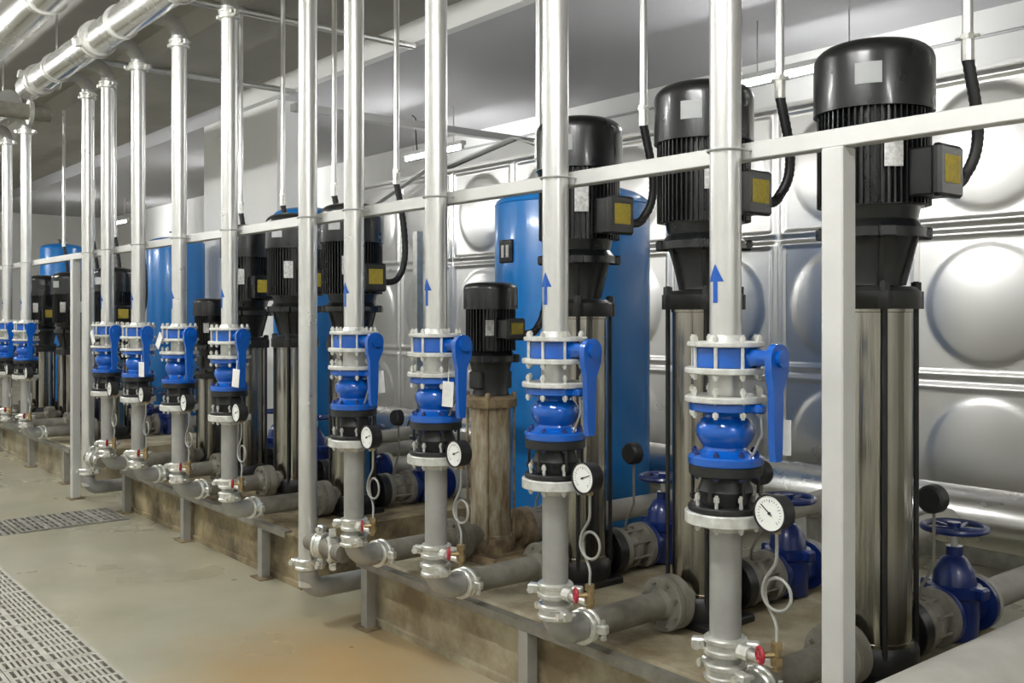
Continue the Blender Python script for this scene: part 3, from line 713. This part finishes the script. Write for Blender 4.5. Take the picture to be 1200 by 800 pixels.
# ------------------------------------------------------------------ support rail and posts
rail = thing('support_rail', 'pale horizontal steel rail clamped behind all the risers', 'rail', (0, RAILY, RAILZ))
part('bar', MB().cbox(-14, .6, -.025, .025, -.025, .025, .003).mesh('bar', 'railpaint', False), rail)
for x, w in ((-1.503, 'in front of the nearest pump'), (-8.68, 'at the far left by the cross drain')):
    b = MB().cbox(-.033, .033, -.033, .033, .008, RAILZ-.025, .004)
    t = thing('rail_post', 'square pale steel post holding the rail '+w, 'post', (x, RAILY, 0), 0, 'rail posts')
    part('post', b.mesh('post', 'railpaint', False), t)
    part('foot_plate', MB().box(-.06, .06, -.06, .06, 0, .008).mesh('foot', 'rustiron', False), t)
t = thing('rail_post', 'thin grey steel post standing on the floor behind the third riser from the right', 'post', (-6.0, 4.02, 0))
part('post', MB().cbox(-.028, .028, -.028, .028, 0, 2.15, .003).mesh('post', 'steel', False), t)
# ------------------------------------------------------------------ overhead pipes
def hanger(x, y, z, r, owner):
    part('hanger_ring', cached(('hr', r), lambda: MB().lathe([(r, -.015), (r+.012, -.015), (r+.012, .015), (r, .015)], 28, T(0, 0, 0, 0, 0, PI/2)).mesh('ring', 'steel')), owner, (x, y, z))
    part('hanger_rod', cached(('hd', r, z), lambda: MB().cyl((0, 0, r+.01), (0, 0, ZC-z), .007, 6).mesh('rod', 'steel')), owner, (x, y, z))
for x0, x1, w in ((-8.75, -1.3, 'above the nearest two pump sets'), (-15, -9.4, 'above the far left risers')):
    t = thing('collecting_pipe', 'silver overhead collecting pipe joined by elbows to the risers '+w, 'pipe', (0, 0, 0))
    part('pipe', MB().cyl((x0, HY, HZ), (x1, HY, HZ), .10, 32).mesh('pipe', 'clad'), t)
    x = x0+.35
    while x < x1:
        part('coupling', cached('bigc', lambda: MB().lathe([(.1, -.04), (.118, -.04), (.125, -.03), (.125, -.015), (.116, -.01), (.116, .01), (.125, .015), (.125, .03), (.118, .04), (.1, .04)], 30, T(0, 0, 0, 0, 0, PI/2)).cbox(-.025, .025, -.16, -.11, -.03, .03, .006).cbox(-.025, .025, .11, .16, -.03, .03, .006).mesh('coupling', 'steel')), t, (x, HY, HZ), (random.uniform(-.5, .5), 0, 0))
        hanger(x+.5, HY, HZ, .1, t); x += 1.5
t = thing('overhead_main', 'large silver overhead pipe at the top left corner', 'pipe', (0, 0, 0))
part('pipe', MB().cyl((-16, 1.70, 3.65), (3.5, 1.70, 3.65), .14, 36).mesh('pipe', 'clad'), t)
for k in range(10): hanger(-14.5+1.9*k, 1.70, 3.65, .14, t)
t = thing('cross_pipe', 'silver pipe with flanges crossing under the overhead pipes at the far left', 'pipe', (-8.85, 0, 3.22))
part('pipe', MB().cyl((0, 1.2, 0), (0, 2.22, 0), .065, 24).mesh('pipe', 'dusty'), t)
for y in (1.5, 1.62, 2.05): part('flange', cached('cfl', lambda: MB().lathe([(.06, 0), (.10, 0), (.10, .03), (.06, .03)], 24, T(0, 0, 0, 0, -PI/2)).mesh('flange', 'steel')), t, (0, y, 0))
part('riser_stub', MB().cyl((0, 1.25, 0), (0, 1.25, .35), .06, 18).mesh('stub', 'dusty'), t)
for x, y0, y1, w in ((-7.3, 2.6, 4.85, 'over the middle pumps'), (-9.6, 2.6, 4.85, 'over the gap before the farthest plinth')):
    single('ceiling_conduit', MB().cyl((0, y0, 0), (0, y1, 0), .03, 10).mesh('ceiling_conduit', 'silver'), 'silver conduit crossing just under the ceiling '+w, 'conduit', (x, 0, 3.92))
# ------------------------------------------------------------------ suction header on the floor, large pale pipe at the right
t = thing('suction_header', 'large shiny aluminium-clad pipe running low behind the pumps', 'pipe', (-9.5, HDY, 0))
part('pipe', MB().cyl((0, 0, HDZ), (12.6, 0, HDZ), HDR, 40).mesh('pipe', 'clad'), t)
for k in range(11): part('band', cached('hdb', lambda: MB().lathe([(HDR, -.012), (HDR+.004, -.012), (HDR+.004, .012), (HDR, .012)], 36, T(0, 0, 0, 0, 0, PI/2)).mesh('band', 'black')), t, (.6+1.13*k, 0, HDZ))
for k in range(5): part('saddle', cached('hds', lambda: MB().box(-.04, .04, -.12, .12, 0, HDZ-HDR+.02).mesh('saddle', 'steel', False)), t, (.4+2.8*k, 0, 0))
t = thing('floor_pipe', 'thick pale grey pipe lying on the plinth at the lower right corner', 'pipe', (-1.26, 0, ZP+.16))
part('pipe', MB().cyl((0, 1.75, 0), (0, 4.9, 0), .16, 40).mesh('pipe', 'palegrey'), t)
part('end_flange', MB().lathe([(0, -.03), (.2, -.03), (.2, 0), (.1, 0)], 36, T(0, 1.75, 0, 0, -PI/2)).mesh('flange', 'palegrey'), t)
# ------------------------------------------------------------------ blue pressure vessels
def vessel(x, y, r, ztop, label, panel=False):
    t = thing('pressure_vessel', label, 'pressure vessel', (x, y, 0), 0, 'blue pressure vessels')
    e = r*.27; pr = [(0, .10)]+[(r*math.sin(PI/2*k/6), .10+e*(1-math.cos(PI/2*k/6))) for k in range(1, 7)]
    pr += [(r, ztop-e)]+[(r*math.cos(PI/2*k/8), ztop-e+e*math.sin(PI/2*k/8)) for k in range(1, 8)]+[(0, ztop)]
    part('shell', MB().lathe(pr, 48).mesh('shell', 'bluetank', True, 60), t)
    part('weld_seam', MB().lathe([(r, ztop-e-.006), (r+.004, ztop-e), (r, ztop-e+.006)], 48).mesh('seam', 'bluetank'), t)
    for k in range(3):
        a = 2*PI*k/3+.5; part('leg', MB().box(-.04, .04, -.02, .02, 0, .32).mesh('leg', 'bluetank', False), t, (r*.88*math.cos(a), r*.88*math.sin(a), 0), (0, 0, a))
    part('top_fitting', MB().cyl((0, 0, ztop-.01), (0, 0, ztop+.05), .05, 16).cyl((0, 0, ztop+.05), (0, 0, ztop+.065), .08, 16).mesh('fitting', 'black'), t)
    if panel:
        a = math.radians(-97)
        g = part('meter', MB().cbox(-.02, .012, -.075, .075, -.075, .075, .006).mesh('meter', 'screen'), t, (r*math.cos(a), r*math.sin(a), 1.95), (0, 0, a), label='small black digital meter')
        part('display', MB().box(.012, .014, -.045, -.012, -.04, .04).box(.012, .014, .012, .045, -.04, .04).mesh('display', 'plate', False), g)
vessel(-4.86, 4.5, .52, 2.41, 'large blue cylindrical pressure vessel with a small black meter behind the pumps', True)
vessel(-8.83, 4.6, .33, 2.60, 'blue pressure vessel half hidden behind the middle pumps')
vessel(-12.1, 4.5, .345, 2.50, 'blue pressure vessel seen between the risers left of centre')
vessel(-17.2, 4.5, .33, 2.70, 'blue pressure vessel at the far left edge')
